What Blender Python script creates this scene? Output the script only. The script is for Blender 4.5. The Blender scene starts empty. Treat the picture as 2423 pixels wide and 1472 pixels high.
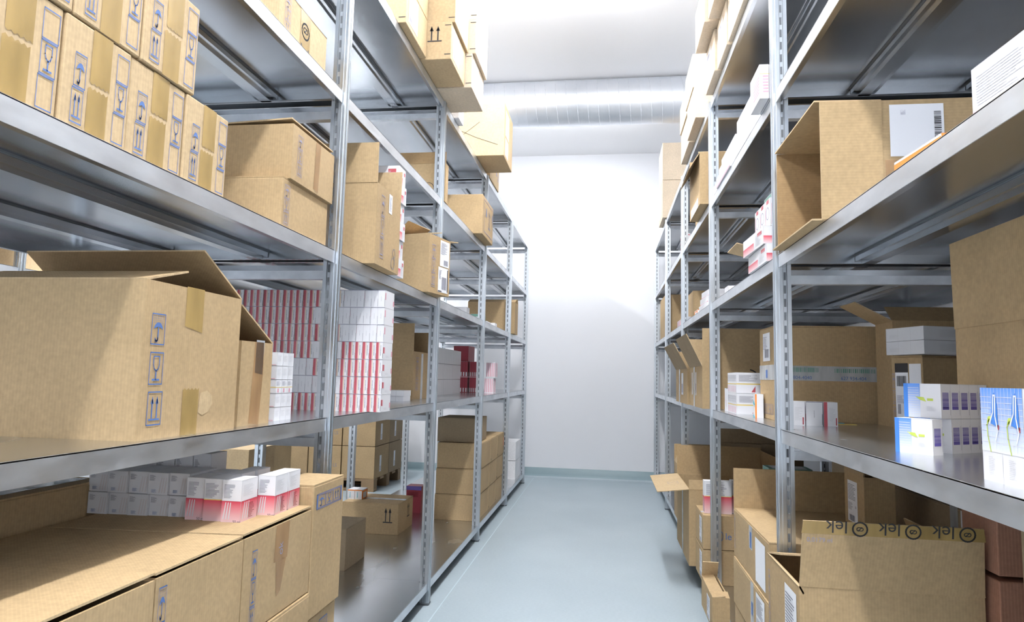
import bpy, bmesh, math, random
from mathutils import Vector, Matrix
random.seed(7)
S = bpy.context.scene
COL = S.collection
PI = math.pi
# ---------------------------------------------------------------- camera
CAM_Z, YAW, PITCH, ROLL, FPX = 1.0793, -0.1419, 0.0978, 0.0233, 1579.7
cam = bpy.data.cameras.new('camera'); co = bpy.data.objects.new('camera', cam); COL.objects.link(co)
cam.sensor_fit = 'HORIZONTAL'; cam.sensor_width = 36; cam.lens = FPX / 2423 * 36; cam.clip_start = .02; cam.clip_end = 60
_f = Vector((math.sin(YAW)*math.cos(PITCH), math.cos(YAW)*math.cos(PITCH), math.sin(PITCH)))
_r = Vector((math.cos(YAW), -math.sin(YAW), 0)); _u = _r.cross(_f)
_r2 = _r*math.cos(ROLL) + _u*math.sin(ROLL); _u2 = -_r*math.sin(ROLL) + _u*math.cos(ROLL)
_m = Matrix((_r2, _u2, -_f)).transposed().to_4x4(); _m.translation = Vector((0, 0, CAM_Z)); co.matrix_world = _m
S.camera = co
# ---------------------------------------------------------------- world, exposure
w = bpy.data.worlds.new('world'); S.world = w; w.use_nodes = True
w.node_tree.nodes['Background'].inputs[0].default_value = (.8, .87, 1, 1); w.node_tree.nodes['Background'].inputs[1].default_value = .3
S.view_settings.view_transform = 'Standard'; S.view_settings.look = 'None'; S.view_settings.gamma = 1
S.view_settings.use_curve_mapping = False; S.view_settings.exposure = 0.12
LAMP_W = 120.0
WALL_FILL_LAMP = (-.25, 6.25, 3.545)
LAMPS = [(-.16, -1.2, 3.42), (-.16, 0.9, 3.42), (-.16, 3.3, 3.42), (-2.5, 0.6, 3.42), (-2.5, 3.4, 3.42), (-2.5, 5.6, 3.42)]
# ---------------------------------------------------------------- materials
M = {}
def mat(name, col, rough=.6, metal=0, spec=None, emit=None, build=None, alpha=None, ior=None):
    m = bpy.data.materials.new(name); m.use_nodes = True; nt = m.node_tree; b = nt.nodes['Principled BSDF']
    b.inputs['Base Color'].default_value = (*col, 1); b.inputs['Roughness'].default_value = rough; b.inputs['Metallic'].default_value = metal
    if spec is not None: b.inputs['Specular IOR Level'].default_value = spec
    if emit: b.inputs['Emission Color'].default_value = (*emit[0], 1); b.inputs['Emission Strength'].default_value = emit[1]
    if alpha is not None: b.inputs['Alpha'].default_value = alpha
    if build: build(nt, b)
    M[name] = m; return m
def N(nt, t, **k):
    n = nt.nodes.new(t)
    for a, v in k.items(): setattr(n, a, v)
    return n
def noise(nt, scale, detail=4, stretch=None, coord='Object'):
    tc = N(nt, 'ShaderNodeTexCoord'); mp = N(nt, 'ShaderNodeMapping'); n = N(nt, 'ShaderNodeTexNoise')
    nt.links.new(tc.outputs[coord], mp.inputs[0]); nt.links.new(mp.outputs[0], n.inputs['Vector'])
    if stretch: mp.inputs['Scale'].default_value = stretch
    n.inputs['Scale'].default_value = scale; n.inputs['Detail'].default_value = detail
    return n
def ramp(nt, src, stops):
    r = N(nt, 'ShaderNodeValToRGB'); nt.links.new(src, r.inputs[0]); e = r.color_ramp.elements
    while len(e) < len(stops): e.new(.5)
    for q, (p, c) in zip(e, stops): q.position = p; q.color = (*c, 1) if len(c) == 3 else c
    return r
def mul(c, k): return tuple(x*k for x in c)
def board(col, lines=.06):
    def f(nt, b):
        n1 = noise(nt, 7, 3); n2 = noise(nt, 90, 2)
        r = ramp(nt, n1.outputs[0], [(.3, mul(col, .93)), (.7, mul(col, 1.06))])
        r2 = ramp(nt, n2.outputs[0], [(.3, (.9, .9, .9)), (.7, (1.05, 1.05, 1.05))])
        mx = N(nt, 'ShaderNodeMix', data_type='RGBA', blend_type='MULTIPLY'); mx.inputs[0].default_value = 1
        nt.links.new(r.outputs[0], mx.inputs[6]); nt.links.new(r2.outputs[0], mx.inputs[7])
        # faint corrugation flutes running up the board
        tc = N(nt, 'ShaderNodeTexCoord'); sp = N(nt, 'ShaderNodeSeparateXYZ'); nt.links.new(tc.outputs['Object'], sp.inputs[0])
        ad = N(nt, 'ShaderNodeMath', operation='ADD'); nt.links.new(sp.outputs[0], ad.inputs[0]); nt.links.new(sp.outputs[1], ad.inputs[1])
        m1 = N(nt, 'ShaderNodeMath', operation='MULTIPLY'); nt.links.new(ad.outputs[0], m1.inputs[0]); m1.inputs[1].default_value = 900
        sn = N(nt, 'ShaderNodeMath', operation='SINE'); nt.links.new(m1.outputs[0], sn.inputs[0])
        r3 = ramp(nt, sn.outputs[0], [(0, (1-lines,)*3), (1, (1, 1, 1))])
        mx2 = N(nt, 'ShaderNodeMix', data_type='RGBA', blend_type='MULTIPLY'); mx2.inputs[0].default_value = 1
        nt.links.new(mx.outputs[2], mx2.inputs[6]); nt.links.new(r3.outputs[0], mx2.inputs[7]); nt.links.new(mx2.outputs[2], b.inputs['Base Color'])
        bp = N(nt, 'ShaderNodeBump'); bp.inputs['Strength'].default_value = .12; bp.inputs['Distance'].default_value = .002
        nt.links.new(n1.outputs[0], bp.inputs['Height']); nt.links.new(bp.outputs[0], b.inputs['Normal'])
    return f
KRAFT = (.45, .32, .175)
mat('kraft', KRAFT, .75, spec=.25, build=board(KRAFT))
mat('kraft_light', (.52, .385, .225), .75, spec=.25, build=board((.52, .385, .225)))
mat('kraft_overlit', (.64, .53, .40), .75, spec=.25, build=board((.64, .53, .40)))  # paler kraft: strong light on the top-shelf cartons put into the colour
mat('kraft_dull', (.35, .265, .17), .8, spec=.2, build=board((.35, .265, .17)))
mat('kraft_red', (.40, .20, .13), .8, spec=.2, build=board((.40, .20, .13), .16))
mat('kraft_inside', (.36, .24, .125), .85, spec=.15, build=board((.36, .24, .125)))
mat('white_board', (.80, .80, .82), .6, spec=.3, build=board((.80, .80, .82), .02))
def galv(lo, hi, sc, st, r0, r1):
    def f(nt, b):
        n = noise(nt, sc, 5, st); r = ramp(nt, n.outputs[0], [(.3, lo), (.72, hi)]); nt.links.new(r.outputs[0], b.inputs['Base Color'])
        n2 = noise(nt, sc*1.7, 3, st); r2 = ramp(nt, n2.outputs[0], [(.3, (r0,)*3), (.7, (r1,)*3)]); nt.links.new(r2.outputs[0], b.inputs['Roughness'])
    return f
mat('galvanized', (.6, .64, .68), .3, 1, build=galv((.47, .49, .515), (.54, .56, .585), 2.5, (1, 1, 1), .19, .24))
mat('galvanized_deck_lit', (.6, .64, .68), .36, 1, build=galv((.62, .64, .66), (.70, .72, .74), 3, (1, .4, 1), .21, .28))  # same steel made lighter: reflected wall brightness put into the shelf-top colour
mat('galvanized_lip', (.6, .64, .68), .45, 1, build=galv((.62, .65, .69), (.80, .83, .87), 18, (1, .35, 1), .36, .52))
mat('galvanized_post', (.6, .64, .68), .38, 1, build=galv((.56, .60, .64), (.70, .74, .78), 30, (1, 1, .1), .28, .42))
mat('slot_dark', (.11, .12, .135), .6)
def duct(nt, b):
    tc = N(nt, 'ShaderNodeTexCoord'); sp = N(nt, 'ShaderNodeSeparateXYZ'); nt.links.new(tc.outputs['Object'], sp.inputs[0])
    n = noise(nt, 3, 3); r = ramp(nt, n.outputs[0], [(.3, (.70, .73, .78)), (.7, (.84, .86, .90))]); nt.links.new(r.outputs[0], b.inputs['Base Color'])
mat('duct_metal', (.7, .75, .8), .42, .85, build=duct)
def floorb(nt, b):
    n = noise(nt, 1.6, 5, coord='Object'); r = ramp(nt, n.outputs[0], [(.3, (.365, .435, .475)), (.7, (.415, .485, .525))])
    n2 = noise(nt, 60, 3, (1, 3, 1)); r2 = ramp(nt, n2.outputs[0], [(.35, (.93, .94, .95)), (.65, (1.03, 1.03, 1.03))])
    mx = N(nt, 'ShaderNodeMix', data_type='RGBA', blend_type='MULTIPLY'); mx.inputs[0].default_value = 1
    nt.links.new(r.outputs[0], mx.inputs[6]); nt.links.new(r2.outputs[0], mx.inputs[7]); nt.links.new(mx.outputs[2], b.inputs['Base Color'])
mat('vinyl_floor', (.36, .45, .49), .33, spec=.35, build=floorb)
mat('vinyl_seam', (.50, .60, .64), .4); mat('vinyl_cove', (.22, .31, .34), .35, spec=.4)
mat('paint', (.80, .81, .84), .5, spec=.25)
mat('ceiling_paint', (.82, .82, .83), .6, spec=.2)
mat('ink_blue', (.075, .15, .37), .7); mat('ink_black', (.03, .028, .03), .7); mat('ink_grey', (.20, .20, .25), .7)
mat('ink_faint', (.27, .26, .36), .7)
mat('paper', (.82, .83, .87), .55, spec=.3)
mat('paper_grey', (.55, .57, .60), .5)
def tapeb(col, a):
    def f(nt, b):
        n = noise(nt, 25, 4, (1, 1, .25)); r = ramp(nt, n.outputs[0], [(.3, mul(col, .8)), (.7, mul(col, 1.15))]); nt.links.new(r.outputs[0], b.inputs['Base Color'])
        bp = N(nt, 'ShaderNodeBump'); bp.inputs['Strength'].default_value = .5; bp.inputs['Distance'].default_value = .003
        nt.links.new(n.outputs[0], bp.inputs['Height']); nt.links.new(bp.outputs[0], b.inputs['Normal'])
        b.inputs['Alpha'].default_value = a
    return f
mat('tape_brown', (.40, .27, .10), .25, spec=.5, build=tapeb((.40, .27, .10), .85))
mat('tape_tan', (.42, .25, .12), .25, spec=.5, build=tapeb((.42, .25, .12), .8))
mat('tape_clear', (.62, .66, .70), .15, spec=.6, build=tapeb((.60, .63, .66), .7))
mat('plastic_wrap', (.85, .87, .9), .08, spec=.9, build=tapeb((.85, .87, .9), .22))
mat('pack_white', (.75, .75, .78), .45, spec=.35); mat('pack_shade', (.60, .60, .63), .5)
def grad(c0, c1):
    def f(nt, b):
        tc = N(nt, 'ShaderNodeTexCoord'); sp = N(nt, 'ShaderNodeSeparateXYZ'); nt.links.new(tc.outputs['UV'], sp.inputs[0])
        r = ramp(nt, sp.outputs[1], [(0, c0), (1, c1)]); nt.links.new(r.outputs[0], b.inputs['Base Color'])
    return f
mat('print_red_fade', (.7, .1, .12), .45, build=grad((.80, .62, .64), (.62, .05, .09)))
mat('print_red', (.46, .085, .105), .45); mat('print_darkred', (.20, .015, .03), .45); mat('print_wine', (.33, .04, .06), .45); mat('print_pink', (.68, .33, .40), .5)
mat('print_yellow', (.75, .55, .12), .5); mat('print_orange', (.85, .25, .04), .5); mat('print_teal', (.05, .45, .55), .5)
mat('print_violet', (.14, .11, .42), .5); mat('print_lime', (.55, .65, .12), .5); mat('print_green', (.12, .28, .22), .5)
mat('print_blue_fade', (.2, .4, .8), .4, build=grad((.80, .84, .90), (.10, .28, .75)))
mat('print_blue', (.06, .22, .65), .4); mat('print_stripe', (.62, .60, .63), .45); mat('print_pale', (.70, .655, .665), .5)
mat('wood', (.30, .20, .11), .8, build=board((.30, .20, .11), .1))
mat('rubber_blue', (.1, .35, .5), .5); mat('rubber_yellow', (.7, .55, .15), .5)
mat('lamp_glow', (1, 1, 1), .5, emit=((.97, .98, 1.0), LAMP_W)); mat('wall_fill_glow', (1, 1, 1), .5, emit=((.97, .98, 1.0), LAMP_W*.55)); mat('lamp_housing', (.8, .8, .8), .5)
# ---------------------------------------------------------------- mesh builder
class MB:
    def __init__(s): s.v = []; s.f = []; s.m = []; s.uv = []; s.mats = []
    def mi(s, m):
        if m not in s.mats: s.mats.append(m)
        return s.mats.index(m)
    def poly(s, pts, m, uv=None):
        i = len(s.v); s.v += [tuple(p) for p in pts]; s.f.append(tuple(range(i, i+len(pts)))); s.m.append(s.mi(m))
        s.uv.append(uv or [(0, 0)]*len(pts))
    def box(s, x0, x1, y0, y1, z0, z1, m, skip=''):
        if x0 > x1: x0, x1 = x1, x0
        if y0 > y1: y0, y1 = y1, y0
        if z0 > z1: z0, z1 = z1, z0
        F = {'x': [(x0, y1, z0), (x0, y0, z0), (x0, y0, z1), (x0, y1, z1)], 'X': [(x1, y0, z0), (x1, y1, z0), (x1, y1, z1), (x1, y0, z1)],
             'y': [(x0, y0, z0), (x1, y0, z0), (x1, y0, z1), (x0, y0, z1)], 'Y': [(x1, y1, z0), (x0, y1, z0), (x0, y1, z1), (x1, y1, z1)],
             'z': [(x0, y1, z0), (x1, y1, z0), (x1, y0, z0), (x0, y0, z0)], 'Z': [(x0, y0, z1), (x1, y0, z1), (x1, y1, z1), (x0, y1, z1)]}
        for k, p in F.items():
            if k not in skip: s.poly(p, m, [(0, 0), (1, 0), (1, 1), (0, 1)])
    def mesh(s, name, weld=False, bevel=0):
        me = bpy.data.meshes.new(name); me.from_pydata(s.v, [], s.f)
        for m in s.mats: me.materials.append(M[m])
        ul = me.uv_layers.new(name='uv'); k = 0
        for p, uvs in zip(me.polygons, s.uv):
            p.material_index = s.m[p.index]
            for j, li in enumerate(p.loop_indices): ul.data[li].uv = uvs[j]
        if weld or bevel:
            b = bmesh.new(); b.from_mesh(me); bmesh.ops.remove_doubles(b, verts=b.verts, dist=1e-5)
            if bevel: bmesh.ops.bevel(b, geom=b.edges[:] + b.verts[:], offset=bevel, segments=2, affect='EDGES', profile=.5)
            bmesh.ops.recalc_face_normals(b, faces=b.faces); b.to_mesh(me); b.free()
            if bevel:
                for p in me.polygons: p.use_smooth = False
        me.update(); return me
def link(name, me, parent=None, loc=None, rot=None):
    o = bpy.data.objects.new(name, me); COL.objects.link(o)
    if parent: o.parent = parent
    if loc is not None: o.location = loc
    if rot is not None: o.rotation_euler = rot
    return o
def tag(o, label, cat=None, group=None, kind=None):
    if label: o['label'] = label
    if cat: o['category'] = cat
    if group: o['group'] = group
    if kind: o['kind'] = kind
    return o
# ---------------------------------------------------------------- flat artwork (symbols, stickers, text)
def stroke(pts, w, close=False):
    out = []; P = [Vector(p) for p in pts]; n = len(P)
    for i in range(n if close else n-1):
        a, b = P[i], P[(i+1) % n]; d = (b-a)
        if d.length < 1e-6: continue
        d.normalize(); q = Vector((-d.y, d.x))*w/2; e = d*w*.35
        out.append([a-q-e, b-q+e, b+q+e, a+q-e])
    return out
def rect(a, b, w, h): return [[(a, b), (a+w, b), (a+w, b+h), (a, b+h)]]
def arc(cx, cy, r, a0, a1, n=10): return [(cx+r*math.cos(math.radians(a0+(a1-a0)*i/n)), cy+r*math.sin(math.radians(a0+(a1-a0)*i/n))) for i in range(n+1)]
def sym(kind, a, b, w, h):
    """symbols drawn in a unit cell, placed at a,b with size w,h"""
    P = []; lw = .05
    if kind in ('umbrella', 'glass', 'up', 'empty'): P += stroke([(0, 0), (1, 0), (1, 1), (0, 1)], .04, True)
    if kind == 'umbrella':
        for i in range(6):
            for j in range(4): P += rect(.14+i*.13, .70+j*.07, .03, .035)
        P.append(arc(.5, .33, .40, 25, 155, 8) + [(.32, .55), (.5, .59), (.68, .55)])
        P += stroke([(.5, .55), (.5, .2)] + arc(.4, .2, .1, 0, -170, 5), .075)
    if kind == 'glass':
        P += stroke([(.28, .88), (.72, .88)], .04) + stroke([(.28, .88), (.28, .62), (.36, .48), (.5, .42), (.64, .48), (.72, .62), (.72, .88)], .055)
        P += stroke([(.5, .42), (.5, .16)], .08) + stroke([(.24, .14), (.76, .14)], .06)
    if kind in ('up', 'arrows'):
        for x in (.33, .67): P += stroke([(x, .22), (x, .75)], .075); P.append([(x-.11, .64), (x+.11, .64), (x, .88)])
        P += stroke([(.14, .16), (.86, .16)], .055)
    if kind == 'ring': P += stroke(arc(.5, .5, .44, 0, 360, 20), .1)
    if kind == 'swirl': P += stroke(arc(.38, .5, .2, 60, 300, 8), .09) + stroke(arc(.62, .5, .2, -120, 120, 8), .09) + stroke([(.3, .3), (.7, .7)], .09)
    if kind == 'drum': P.append([(.2, .25), (.8, .25), (.65, .8), (.35, .8)])
    if kind == 'heart': P.append([(.5, .1), (.85, .6), (.75, .85), (.5, .75), (.25, .85), (.15, .6)])
    if kind == 'bars':
        x = 0; rr = random.Random(3)
        while x < .97:
            t = rr.choice([.015, .02, .035]); P += rect(x, 0, t, 1); x += t + rr.choice([.015, .02, .03])
    if kind == 'hbars':
        y = .0; rr = random.Random(5)
        while y < .97:
            t = rr.choice([.02, .03, .05]); P += rect(0, y, 1, t); y += t + rr.choice([.015, .02])
    if kind == 'lines':
        rr = random.Random(int(a*977+b*331) % 991); y = .95
        while y > .03: P += rect(0, y-.05, .45+.5*rr.random(), .03); y -= .085
    if kind == 'fill': P += rect(0, 0, 1, 1)
    if kind == 'slash3':
        for i in range(3): P.append([(.0+i*.34, 0), (.16+i*.34, 0), (.40+i*.30, 1), (.28+i*.30, 1)])
    return [[(a+p[0]*w, b+p[1]*h) for p in q] for q in P]
_tc = {}
def text(s, a, b, h, flip=False, up=False, wid=None):
    if s not in _tc:
        c = bpy.data.curves.new('t', 'FONT'); c.body = s; c.size = 1; o = bpy.data.objects.new('t', c); COL.objects.link(o)
        dg = bpy.context.evaluated_depsgraph_get(); me = bpy.data.meshes.new_from_object(o.evaluated_get(dg))
        V = [(v.co.x, v.co.y) for v in me.vertices]; _tc[s] = [[V[i] for i in p.vertices] for p in me.polygons]
        bpy.data.objects.remove(o); bpy.data.curves.remove(c); bpy.data.meshes.remove(me)
    P = _tc[s]; W = max([p[0] for q in P for p in q] + [.1]); k = h/.72; kx = (wid/W) if wid else k
    out = []
    for q in P:
        r = []
        for x, y in q:
            if flip: x, y = W-x, .72-y
            x *= kx; y *= k
            if up: x, y = -y, x
            r.append((a+x, b+y))
        out.append(r)
    return out
# face mapping for a box of w (along the aisle) x d (into the rack) x h; s = -1 rack on the left of the aisle, +1 rack on the right
def fmap(s, w, d, h, face, eps=.0007):
    def g(a, b):
        if face == 'A': return (-s*eps, a if s < 0 else w-a, b)
        if face == 'N': return (s*(d-a if s < 0 else a), -eps, b)
        if face == 'T': return (s*(d-a if s < 0 else a), b, h+eps)
        if face == 'F': return (s*(a if s < 0 else d-a), w+eps, b)
    return g
def art(mb, g, polys, m, uvbox=None):
    for q in polys:
        P = [Vector(g(a, b)) for a, b in q]
        uv = [((a-uvbox[0])/uvbox[2], (b-uvbox[1])/uvbox[3]) for a, b in q] if uvbox else None
        mb.poly(P, m, uv)
# ---------------------------------------------------------------- cartons
def body_mb(s, w, d, h, m, open_top=False, inside='kraft_inside'):
    b = MB()
    if not open_top: b.box(0, s*d, 0, w, 0, h, m); return b
    t = .005; xa, xd = (0, s*d); ia, idd = s*t, s*(d-t)
    b.box(xa, xd, 0, w, 0, t, m)
    for (x0, x1, y0, y1) in ((xa, ia, 0, w), (xd, idd, 0, w), (ia, idd, 0, t), (ia, idd, w-t, w)): b.box(x0, x1, y0, y1, t, h, m)
    return b
def flap(o, s, w, d, h, edge, ang, ln, m='kraft', skew=0, trim=0, marks=()):
    """edge A/N/F/D; ang 0 lies shut over the box, 90 stands up, 180 lies outward, 270 hangs. marks: (polys in (along, out), ink, +1 upper / -1 lower face)"""
    th = .004; a = math.radians(ang); c, z = math.cos(a), math.sin(a); L = {'A': w, 'D': w, 'N': d, 'F': d}[edge]; b = MB()
    e0, e1 = trim, L-trim
    def pt(e, t, off):
        i, k = c*t - z*off, z*t + c*off + h
        if edge == 'A': return (s*i, e, k)
        if edge == 'D': return (s*(d-i), e, k)
        if edge == 'N': return (s*e, i, k)
        return (s*e, w-i, k)
    A = [pt(e0, 0, -th/2), pt(e1, 0, -th/2), pt(e1-skew, ln, -th/2), pt(e0+skew, ln, -th/2)]
    B = [pt(e0, 0, th/2), pt(e1, 0, th/2), pt(e1-skew, ln, th/2), pt(e0+skew, ln, th/2)]
    b.poly(A, m); b.poly(B[::-1], m)
    for i in range(4): j = (i+1) % 4; b.poly([A[i], B[i], B[j], A[j]], 'kraft_light')
    f = link('flap', b.mesh('flap', weld=True), o)
    for pol, ink, sd in marks:
        b = MB()
        for q in pol: b.poly([pt(x, y, sd*(th/2+.0008)) for x, y in q], ink)
        link('tape' if 'tape' in ink else 'printed_symbols', b.mesh('marks'), f)
    return f
def carton(label, s, x, y, z, w, d, h, m='kraft', yaw=0, flaps=(), prints=(), tapes=(), stickers=(), group=None, cat='box', name='cardboard_box', rot=None, top=True):
    """x,y,z: the bottom corner nearest the aisle and the camera"""
    r = bpy.data.objects.new(name, None); COL.objects.link(r); r.location = (x, y, z); r.rotation_euler = rot or (0, 0, math.radians(yaw)); r.empty_display_size = .05
    tag(r, label, cat, group)
    opn = bool(flaps)
    if opn:
        link('body', body_mb(s, w, d, h, m, True).mesh('body'), r)
        for f in flaps: flap(r, s, w, d, h, f[0], f[1], f[2], f[3] if len(f) > 3 else m, *(f[4:] if len(f) > 4 else ()))
    else:
        t = .004 if top else 0
        link('body', body_mb(s, w, d, h-t, m).mesh('body', bevel=min(.003, h*.05)), r)
        if top:
            for k in (0, 1):
                b = MB(); hw = d/2-.0008
                x0, x1 = (0.001, hw) if k == 0 else (d-hw, d-.001)
                b.box(s*x0, s*x1, .001, w-.001, h-t, h, m); link('flap', b.mesh('flap', weld=True), r)
    if prints:
        by = {}
        for face, pol, ink in prints: by.setdefault(ink, []).append((face, pol))
        for ink, L in by.items():
            b = MB()
            for face, pol in L: art(b, fmap(s, w, d, h, face, .0012), pol, ink)
            link('printed_symbols', b.mesh('printed_symbols'), r)
    for (face, pol, tm) in tapes:
        b = MB(); art(b, fmap(s, w, d, h, face, .0009), pol, tm); link('tape', b.mesh('tape'), r)
    for (face, a, bb, ww, hh, inner) in stickers:
        b = MB(); art(b, fmap(s, w, d, h, face, .0010), rect(a, bb, ww, hh), 'paper')
        for pol, ink in inner: art(b, fmap(s, w, d, h, face, .0016), [[(a+p*ww, bb+q*hh) for p, q in g] for g in pol], ink)
        link('sticker', b.mesh('sticker'), r)
    return r
def zig(a, b, w, h, n=9, side='b'):
    """tape strip with a saw-cut end"""
    top = [(a+w*i/n, b+h+(.004 if i % 2 else 0)) for i in range(n, -1, -1)] if side == 't' else [(a+w, b+h), (a, b+h)]
    bot = [(a+w*i/n, b-(.004 if i % 2 else 0)) for i in range(n+1)] if side == 'b' else [(a, b), (a+w, b)]
    return [bot + top]
# ---------------------------------------------------------------- small packs
_pm = {}
def pack_mesh(design, s, w, d, h):
    k = (design, s, w, d, h)
    if k in _pm: return _pm[k]
    b = MB(); b.box(0, s*d, 0, w, 0, h, {'redslab': 'print_wine', 'darkslab': 'print_wine', 'redribs': 'print_wine', 'shade': 'pack_shade', 'green': 'print_green', 'tan': 'kraft_light', 'greybox': 'pack_shade'}.get(design, 'pack_white'))
    A = fmap(s, w, d, h, 'A', .0004); Nn = fmap(s, w, d, h, 'N', .0004); T = fmap(s, w, d, h, 'T', .0004)
    A2 = fmap(s, w, d, h, 'A', .0007); N2 = fmap(s, w, d, h, 'N', .0007)
    def q(g, p, m, uv=None): art(b, g, p, m, uv)
    A0 = fmap(s, w, d, h, 'A', .0002); N0 = fmap(s, w, d, h, 'N', .0002); e = .0011
    for g, Lx in ((A0, w), (N0, d)): q(g, rect(0, 0, e, h) + rect(0, h-e, Lx, e), 'pack_shade')
    if design in ('redband', 'plainband'): q(Nn, rect(0, 0, d*.035, h), 'pack_shade'); q(Nn, rect(0, h*.975, d, h*.025), 'ink_faint')
    if design == 'redband':
        q(Nn, rect(0, 0, d*.36, h), 'print_red'); q(Nn, rect(d*.36, 0, d*.1, h), 'print_pink'); q(Nn, rect(d*.5, 0, d*.05, h), 'print_yellow')
        q(Nn, sym('hbars', d*.66, h*.22, d*.09, h*.6), 'ink_grey'); q(N2, rect(d*.96, h*.05, d*.04, h*.3), 'ink_black')
        q(A, rect(w*.02, h*.35, w*.12, h*.35), 'print_red'); q(A, rect(w*.14, h*.35, w*.08, h*.35), 'print_pink'); q(A, rect(w*.88, h*.2, w*.12, h*.3), 'print_pink'); q(A, sym('lines', w*.3, h*.1, w*.45, h*.15), 'pack_shade')
    if design == 'plainband':
        q(Nn, sym('hbars', d*.48, h*.35, d*.03, h*.3), 'ink_grey'); q(N2, rect(d*.96, h*.05, d*.03, h*.45), 'ink_grey')
        q(A, rect(w*.02, h*.45, w*.10, h*.4), 'print_pink'); q(A, rect(w*.86, h*.2, w*.14, h*.3), 'print_pink')
    if design == 'syrup':
        for g, g2, L in ((Nn, N2, d), (A, A2, w)):
            q(g, rect(0, 0, L, h*.52), 'print_red_fade', (0, 0, L, h*.52))
            q(g2, sym('slash3', L*.08, h*.12, L*.42, h*.38), 'print_stripe'); q(g2, rect(0, h*.52, L, h*.012), 'print_red')
        q(N2, sym('lines', d*.1, h*.58, d*.6, h*.34), 'ink_grey'); q(A2, sym('lines', w*.45, h*.1, w*.4, h*.38), 'print_darkred'); q(A2, sym('lines', w*.1, h*.62, w*.7, h*.28), 'pack_shade')
        q(N2, text('50 ml', d*.62, h*.05, h*.06), 'ink_black')
    if design == 'syruptext':
        q(Nn, rect(0, 0, d, h*.52), 'print_red_fade', (0, 0, d, h*.52)); q(Nn, rect(0, h*.52, d, h*.02), 'print_yellow'); q(N2, sym('lines', d*.07, h*.56, d*.85, h*.36), 'ink_grey')
        q(A, rect(0, 0, w, h*.52), 'print_red_fade', (0, 0, w, h*.52)); q(A2, sym('slash3', w*.5, h*.12, w*.42, h*.38), 'print_stripe'); q(A2, text('50 ml', w*.6, h*.05, h*.06), 'ink_black')
    if design == 'paleslash':
        q(Nn, sym('slash3', d*.55, h*.08, d*.4, h*.7), 'print_pale'); q(N2, sym('lines', d*.08, h*.62, d*.35, h*.28), 'ink_grey'); q(N2, sym('lines', d*.2, h*.08, d*.3, h*.16), 'ink_blue')
    if design == 'textfront':
        q(Nn, sym('lines', d*.1, h*.55, d*.8, h*.35), 'ink_grey'); q(Nn, rect(0, h*.42, d, h*.05), 'print_yellow'); q(Nn, [[(d*.55, h*.05), (d*.7, h*.05), (d*.7, h*.35)]], 'print_red')
        q(A, sym('lines', w*.1, h*.55, w*.8, h*.35), 'ink_grey'); q(A, rect(0, h*.42, w, h*.04), 'print_yellow'); q(A, rect(w*.3, h*.05, w*.25, h*.3), 'print_pink')
    if design == 'tinytext':
        q(Nn, sym('lines', d*.12, h*.3, d*.76, h*.6), 'pack_shade'); q(Nn, stroke([(d*.1, h*.06), (d*.95, h*.06)], h*.04), 'print_pink'); q(A, sym('lines', w*.1, h*.3, w*.8, h*.5), 'pack_shade')
    if design == 'ribs':
        for g, L in ((Nn, d), (A, w)):
            for i in range(1, 5): q(g, rect(L*i/5, 0, L*.012, h), 'pack_shade')
    if design == 'redstripe':
        for g, L in ((A, w), (Nn, d)):
            q(g, rect(0, 0, L*.55, h*.45), 'print_red_fade', (0, 0, L*.55, h*.45)); q(g, sym('lines', L*.62, h*.1, L*.3, h*.7), 'pack_shade')
            q(g, rect(L*.72, h*.62, L*.2, h*.2), 'print_red')
    if design == 'redtop':
        for g, L in ((A, w), (Nn, d)):
            q(g, rect(L*.3, h*.84, L*.45, h*.14), 'print_red'); q(g, stroke(arc(L*.5, h*.5, min(L, h)*.28, 0, 360, 14), L*.04), 'ink_faint'); q(g, rect(L*.08, h*.05, L*.06, h*.75), 'print_pink')
    if design == 'redlines':
        for g, L in ((A, w), (Nn, d)):
            for i in range(6): q(g, rect(L*.35, h*(.18+i*.09), L*.6, h*.045), 'print_pink')
            q(g, rect(0, h*.72, L, h*.015), 'print_yellow')
    if design == 'redribs':
        for g, L in ((Nn, d), (A, w)):
            for i in range(1, 6): q(g, rect(L*i/6, 0, L*.02, h), 'print_darkred')
            for i in range(6): q(g, rect(L*(i+.3)/6, h*.05, L*.08, h*.26), 'pack_white')
    if design == 'pinkribs':
        for g, L in ((Nn, d), (A, w)):
            for i in range(5): q(g, rect(L*(i+.1)/5, h*.05, L*.1, h*.9), 'print_pink')
    if design == 'bluecurve':
        q(A, rect(0, 0, w*.45, h), 'print_blue_fade', (0, 0, w*.45, h)); q(A2, rect(0, 0, w*.12, h), 'print_blue')
        for i in range(12): q(A2, rect(w*.12, h*(.1+.07*i), w*.3, h*.012), 'pack_white')
        q(A2, [[(w*.32, h*.62), (w*.55, h*.6), (w*.62, h*.47), (w*.45, h*.52)]], 'print_lime'); q(A2, rect(w*.64, h*.5, w*.16, h*.07), 'print_lime')
        q(A2, sym('lines', w*.62, h*.2, w*.28, h*.15), 'pack_shade')
        q(Nn, sym('hbars', d*.14, h*.3, d*.66, h*.46), 'print_violet'); q(Nn, rect(d*.14, h*.26, d*.66, h*.08), 'print_violet'); q(Nn, rect(d*.93, h*.1, d*.02, h*.7), 'ink_grey')
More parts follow.
